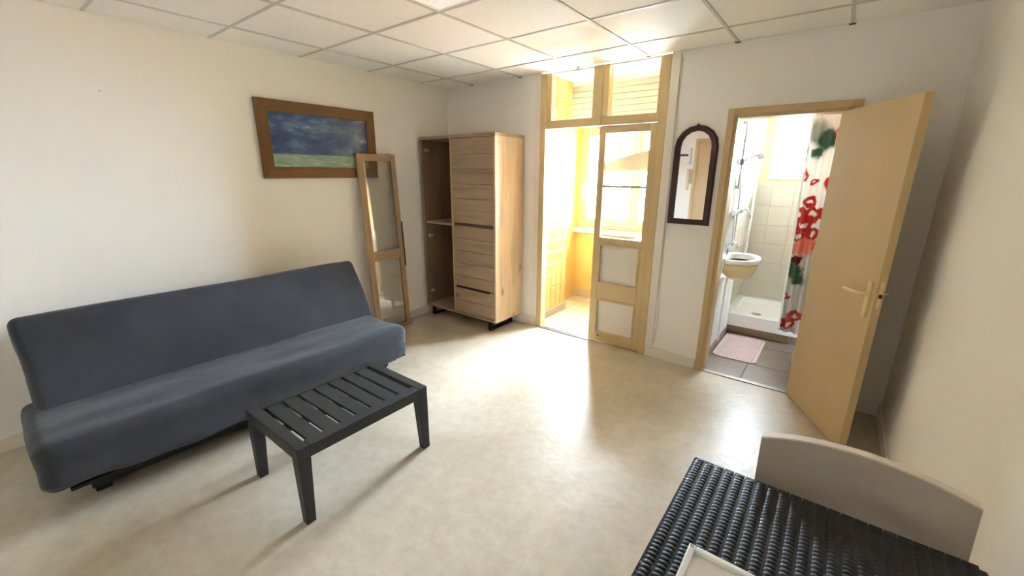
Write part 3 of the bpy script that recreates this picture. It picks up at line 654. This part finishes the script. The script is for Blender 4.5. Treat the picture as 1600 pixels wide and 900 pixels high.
front('door', 1.052, Z1 - .032, 6, wd); front('door', .412, 1.022, 5, wd); dr = front('drawer', Z0 + .028, .404, 2, wd)
bx('handle_strip', .515, .955, FY - .004, FY + .012, .392, .408, BLACKM, dr, .001)
bx('finger_gap', .492, X1 - .027, FY + .018, FY + .024, 1.024, 1.050, OAKSHADE, wd)
for (z) in (1.74, .88, .27):
    bm = bmesh.new(); cyl(bm, (X0 + .028, FY + .05, z), (X0 + .034, FY + .05, z), .02); box(bm, X0 + .028, X0 + .044, FY + .045, FY + .085, z - .012, z + .012); obj('hinge_plate', bm, KNOB, wd)
for x in (.085, .905):
    bm = bmesh.new(); box(bm, x, x + .035, FY + .035, FY + .06, 0, Z0); box(bm, x, x + .035, BYW - .07, BYW - .045, 0, Z0); box(bm, x, x + .035, FY + .06, BYW - .07, 0, .018); box(bm, x, x + .035, FY + .06, BYW - .07, Z0 - .012, Z0)
    obj('sled_leg', bm, DARKM, wd)

# leaning glazed wardrobe door
ga = math.atan2(.09, 1.68)
gd = thing('cabinet_door', (.150, -1.178, 0), 'oak framed glass cabinet door leaning against wall beside the wardrobe', 'cabinet door')
gd.rotation_euler = (0, -ga, 0)
GW, GH = .408, 1.685
def g(name, y0, y1, z0, z1, mat, x0=-.02, x1=0.0, bev=.002):
    bm = bmesh.new(); box(bm, x0, x1, y0, y1, z0, z1); return obj(name, bm, mat, gd, bev, local=True)
g('stile', 0, .062, 0, GH, OAKD); g('stile', GW - .052, GW, 0, GH, OAKD)
g('rail', .062, GW - .052, GH - .062, GH, OAKDX); g('rail', .062, GW - .052, .71, .80, OAKDX); g('rail', .062, GW - .052, 0, .035, OAKDX)
g('pane', .062, GW - .052, .80, GH - .062, GLASSD, -.012, -.008, 0); g('pane', .062, GW - .052, .035, .71, GLASSD, -.012, -.008, 0)
g('handle_strip', GW - .004, GW + .008, .62, 1.06, BLACKM, -.012, .006, .001)

# ------------------------------------------------------------------ sofa bed
SY0, SY1 = -3.40, -1.50; SC = (SY0 + SY1) / 2
sf = thing('sofa_bed', (.55, SC, 0), 'slate blue covered sofa bed against the long white wall', 'sofa')
def wob(p, amp, sc):
    q = Vector((p.x * sc * 1.6, p.y * sc * .5, p.z * sc * 1.6)); return noise.noise_vector(q) * amp
# seat block
def seatfn(p):
    p = p + wob(p, .011, 4) + wob(p + Vector((5, 3, 1)), .003, 14)
    # seat slopes slightly to the seam, cover hem is uneven
    t = (p.x - .40) / .65; p.z += -.02 * (1 - t) if p.z > .3 else 0
    if p.z < .2: p.z += .004 * math.sin(p.y * 9) + .003 * math.sin(p.y * 23 + 1) + .02 * max(0, min(1, (-2.9 - p.y) / .4))
    if p.y > SY1 - .1 and p.z < .25: p.z += .02
    return p
bm = bmesh.new(); rbox(bm, .70, SC - .015, .278, .68, 1.93, .26, .055, (18, 60, 8), seatfn); obj('seat_cushion', bm, FAB, sf, smooth=True)
# backrest block, leaning: build flat then rotate about its lower front edge
lean = math.radians(30)
def backfn(p):
    w = wob(p, .008, 3.5) + wob(p + Vector((2, 7, 3)), .003, 12); q = p + w
    x, z = q.x, q.z                                  # local: x thickness (front 0), z height
    x += .012 * math.cos(PI * (z / .60 - .5)) * (1 if x > -.05 else 0)
    return Vector((.59 + x * math.cos(lean) - z * math.sin(lean), q.y, .345 + x * math.sin(lean) + z * math.cos(lean)))
bm = bmesh.new(); rbox(bm, -.065, SC + .03, .27, .13, 1.90, .56, .038, (6, 60, 18), backfn); obj('backrest_cushion', bm, FAB, sf, smooth=True)
bm = bmesh.new(); tube(bm, [(.575 + .004 * math.sin(i), SY0 + .02 + (SY1 - SY0 - .04) * i / 40, .372 + .004 * math.sin(i * 1.7)) for i in range(41)], .022, 8); obj('cover_fold', bm, FAB, sf, smooth=True)
bm = bmesh.new(); box(bm, .30, .84, SY0 + .12, SY1 - .06, .03, .15); obj('base_box', bm, SOFAF, sf, .005)
for (x, y) in ((.80, SY0 + .16), (.80, SY1 - .10), (.34, SY0 + .16), (.34, SY1 - .10)):
    bx('foot', x - .03, x + .03, y - .03, y + .03, 0, .035, SOFAF, sf, .003)
bm = bmesh.new(); box(bm, .55, 1.0, SY0 + .05, SY1 - .01, .150, .165); obj('slat_frame', bm, SOFAF, sf)
bm = bmesh.new(); bm.free(); bx('back_support', .06, .32, SY0 + .4, SY0 + .46, .05, .3, SOFAF, sf); bx('back_support', .06, .32, SY1 - .46, SY1 - .4, .05, .3, SOFAF, sf)

# ------------------------------------------------------------------ slatted coffee table
ct = thing('coffee_table', (1.575, -2.375, 0), 'low charcoal slatted coffee table in front of the sofa', 'table')
TX0, TX1, TY0, TY1, TZ = 1.318, 1.842, -2.735, -2.015, .386
fwid = .055
bx('apron', TX0, TX1, TY0, TY0 + fwid, TZ - .06, TZ, TABB, ct, .004); bx('apron', TX0, TX1, TY1 - fwid, TY1, TZ - .06, TZ, TABB, ct, .004)
bx('apron', TX0, TX0 + fwid, TY0 + fwid, TY1 - fwid, TZ - .06, TZ, TABB, ct, .004); bx('apron', TX1 - fwid, TX1, TY0 + fwid, TY1 - fwid, TZ - .06, TZ, TABB, ct, .004)
NS = 7; iy0, iy1 = TY0 + fwid + .012, TY1 - fwid - .012; pit = (iy1 - iy0) / NS
for i in range(NS):
    a = iy0 + pit * i; bx('slat', TX0 + fwid - .002, TX1 - fwid + .002, a + .007, a + pit - .007, TZ - .022, TZ - .006, TABB, ct, .002)
bx('cross_brace', (TX0 + TX1) / 2 - .02, (TX0 + TX1) / 2 + .02, TY0 + fwid, TY1 - fwid, TZ - .05, TZ - .022, TABB, ct, .002)
for (x, sx) in ((TX0, 1), (TX1, -1)):
    for (y, sy) in ((TY0, 1), (TY1, -1)):
        bm = bmesh.new(); a, b = .058, .042
        v = box(bm, min(x, x + sx * a), max(x, x + sx * a), min(y, y + sy * a), max(y, y + sy * a), 0, TZ - .06)
        for q in v:
            if q.co.z < .01:
                if abs(q.co.x - x) > .03: q.co.x = x + sx * b
                if abs(q.co.y - y) > .03: q.co.y = y + sy * b
        obj('leg', bm, TABB, ct, .003)

# ------------------------------------------------------------------ woven table, chair and white tray in the foreground
wt = thing('wicker_table', (3.575, -2.83, 0), 'black woven resin table in the near right foreground', 'table')
AX0, AX1, AY0, AY1, AZ = 3.278, 3.868, -3.43, -2.228, .735
bx('tabletop', AX0 + .006, AX1 - .006, AY0 + .006, AY1 - .006, AZ - .04, AZ - .004, WICK, wt, .004)
bm = bmesh.new(); ny = int((AY1 - AY0) / .0125); nx = int((AX1 - AX0) / .026)
for j in range(ny):
    y0 = AY1 - .004 - .0125 * j - .0115
    for i in range(nx):
        if (AY1 - y0) > .75: continue
        yo = .00625 * (i % 2); xa = AX0 + .004 + .026 * i; xb = min(xa + .0205, AX1 - .002)
        if xb - xa < .008: continue
        vs_ = []
        for (tx, hz) in ((0, -.0024), (.15, -.0004), (.5, .0008), (.85, -.0004), (1, -.0024)):
            x = xa + (xb - xa) * tx; vs_.append((bm.verts.new((x, y0 - yo, AZ - .0026 + hz)), bm.verts.new((x, y0 - yo + .0058, AZ - .001 + hz)), bm.verts.new((x, y0 - yo + .0108, AZ - .0026 + hz))))
        for A, B in zip(vs_, vs_[1:]): bm.faces.new((A[0], B[0], B[1], A[1])); bm.faces.new((A[1], B[1], B[2], A[2]))
wv = obj('woven_surface', bm, WICK, wt, smooth=True); wv['kind'] = 'stuff'
# woven side bands: rows of strands around the rim
bm = bmesh.new()
for k in range(7):
    z = AZ - .004 - .012 * k
    for j in range(96):
        y = AY1 - .0125 * j - .006 - (.006 if k % 2 else 0); 
        if y < AY0: continue
        box(bm, AX0 - .002, AX0 + .008, y - .0052, y + .0052, z - .0105, z)
    for i in range(22):
        x = AX0 + .013 + .026 * i + (.013 if k % 2 else 0)
        if x + .012 > AX1: continue
        box(bm, x - .012, x + .012, AY1 - .008, AY1 + .002, z - .0105, z)
sb = obj('woven_apron', bm, WICK, wt); sb['kind'] = 'stuff'
bx('inner_apron', AX0 + .008, AX1 - .008, AY0 + .008, AY1 - .008, AZ - .085, AZ - .04, WICK, wt)
for (x, y) in ((AX0, AY1 - .055), (AX1 - .055, AY1 - .055), (AX0, AY0), (AX1 - .055, AY0)): bx('leg', x + .002, x + .055, y, y + .053, 0, AZ - .088, WICK, wt, .004)

ch = thing('chair', (3.64, -2.28, 0), 'taupe chair with a curved low backrest tucked behind the woven table', 'chair')
CXm, CW = 3.641, .425
def back_pt(s, t, off):
    """s -1..1 across, t 0..1 up; curved away from the sitter in the middle"""
    x = CXm + s * CW / 2 * (1 + .03 * t); depth = .055 * (1 - s * s); z = .60 + .207 * t - .010 * (abs(s) ** 3) * t
    y = -2.175 + depth + .055 * t + off; return (x, y, z)
def sheet(fn, nu, nv, th):
    bm = bmesh.new(); F = [[bm.verts.new(fn(-1 + 2 * i / nu, j / nv, 0)) for i in range(nu + 1)] for j in range(nv + 1)]
    B = [[bm.verts.new(fn(-1 + 2 * i / nu, j / nv, th)) for i in range(nu + 1)] for j in range(nv + 1)]
    for j in range(nv):
        for i in range(nu):
            bm.faces.new((F[j][i], F[j][i + 1], F[j + 1][i + 1], F[j + 1][i])); bm.faces.new((B[j][i], B[j + 1][i], B[j + 1][i + 1], B[j][i + 1]))
    for j in range(nv):
        bm.faces.new((F[j][0], F[j + 1][0], B[j + 1][0], B[j][0])); bm.faces.new((F[j][nu], B[j][nu], B[j + 1][nu], F[j + 1][nu]))
    for i in range(nu):
        bm.faces.new((F[0][i], B[0][i], B[0][i + 1], F[0][i + 1])); bm.faces.new((F[nv][i], F[nv][i + 1], B[nv][i + 1], B[nv][i]))
    return bm
bk_ = obj('backrest', sheet(back_pt, 24, 8, .026), CHAIRM, ch)
def edge_pt(s, t, off):
    p = back_pt(s, 1.0, off); return (p[0], p[1] - .0005, p[2] + .0005 + .005 * t)
obj('edge_band', sheet(edge_pt, 24, 1, .027), CHAIRE, bk_)
bm = bmesh.new(); rbox(bm, CXm, -2.38, .45, .42, .42, .03, .014, (8, 8, 2)); obj('seat', bm, CHAIRM, ch, smooth=True)
for s in (-1, 1):
    bm = bmesh.new(); tube(bm, [(CXm + s * .17, -2.205, .45), (CXm + s * .18, -2.16, .60), (CXm + s * .18, -2.11, .70)], .011); obj('back_post', bm, CHAIRE, ch, smooth=True)
    bm = bmesh.new(); cyl(bm, (CXm + s * .185, -2.20, .445), (CXm + s * .20, -2.15, 0), .016, r2=.012); obj('leg', bm, CHAIRE, ch)
    bm = bmesh.new(); cyl(bm, (CXm + s * .185, -2.55, .445), (CXm + s * .20, -2.60, 0), .016, r2=.012); obj('leg', bm, CHAIRE, ch)

wb = thing('white_tray', (3.47, -2.72, AZ), 'shallow white tray lying on the black woven table', 'tray')
QX0, QX1, QY0, QY1 = 3.352, 3.60, -2.90, -2.565
bx('base', QX0, QX1, QY0, QY1, AZ + .001, AZ + .008, WHITEB, wb, .003)
for a in ((QX0, QX0 + .014, QY0, QY1), (QX1 - .014, QX1, QY0, QY1), (QX0 + .014, QX1 - .014, QY0, QY0 + .014), (QX0 + .014, QX1 - .014, QY1 - .014, QY1)): bx('rim', *a, AZ + .008, AZ + .018, WHITEB, wb, .003)
bm = bmesh.new(); cyl(bm, (QX0 + .007, QY1 - .007, AZ + .018), (QX0 + .007, QY1 - .007, AZ + .0195), .004); obj('screw', bm, GREYD, wb)

bm = bmesh.new(); cyl(bm, (0, -2.763, 1.969), (.012, -2.763, 1.967), .004); cyl(bm, (.012, -2.763, 1.967), (.014, -2.763, 1.967), .0045); tag(obj('wall_nail', bm, KNOBW, origin=(0, -2.763, 1.969)), 'small grey nail head in the bare white wall above the sofa', 'nail')

# ------------------------------------------------------------------ outside the windows
struct(bx('ground_outside', -40, 45, 4.2, 60, -6.3, -6.2, GROUND), 'street ground far below the windows', 'ground')
hb = thing('pale_house', (-2.0, 13.0, -6.2), 'pale rendered house across the yard, seen through the window', 'building')
bx('wall', -7, 3.5, 12, 18, -6.2, 2.0, FACADE, hb)
for x in (-5.2, -3.0, -.8, 1.4):
    for z in (-1.6, .4):
        wn = bx('window', x, x + .9, 11.97, 12.0, z, z + 1.2, SHUT, hb); bx('frame', x - .06, x + .96, 11.95, 11.97, z - .08, z, FACADE, wn)
bm = bmesh.new(); prism(bm, [(11.6, 1.95), (15.2, 2.9), (18.4, 1.95)], 'x', -7.3, 3.8); obj('roof', bm, TERRA, hb)
lr = thing('tiled_roof', (4.0, 7.0, -6.2), 'low terracotta tiled roof just beyond the kitchenette window', 'roof')
bx('wall', .2, 8, 5.6, 9.4, -6.2, -.6, FACADE, lr)
bm = bmesh.new(); prism(bm, [(5.3, -.75), (9.6, .55), (9.6, .45), (5.3, -.85)], 'x', -.1, 8.3); ro = obj('roof_deck', bm, TERRA, lr)
tm = None
for i in range(20):
    for j in range(11):
        x = .1 + i * .24; s = j / 11; y = 5.3 + 4.3 * s; z = -.75 + 1.3 * s
        if tm is None:
            bm = bmesh.new(); k5 = 6
            A = [bm.verts.new((.11 * math.cos(PI * q / k5), 0, .09 * math.sin(PI * q / k5))) for q in range(k5 + 1)]
            B = [bm.verts.new((.09 * math.cos(PI * q / k5), .42, .127 + .075 * math.sin(PI * q / k5))) for q in range(k5 + 1)]
            for q in range(k5): bm.faces.new((A[q], A[q + 1], B[q + 1], B[q]))
            bm.faces.new(A); me = bpy.data.meshes.new('roof_tile'); bm.to_mesh(me); bm.free(); me.materials.append(TERRA); tm = me
        share('roof_tile', tm, lr, Vector((x, y, z)) - Vector(lr['_loc']))

for o in bpy.data.objects:
    if '_loc' in o.keys(): del o['_loc']
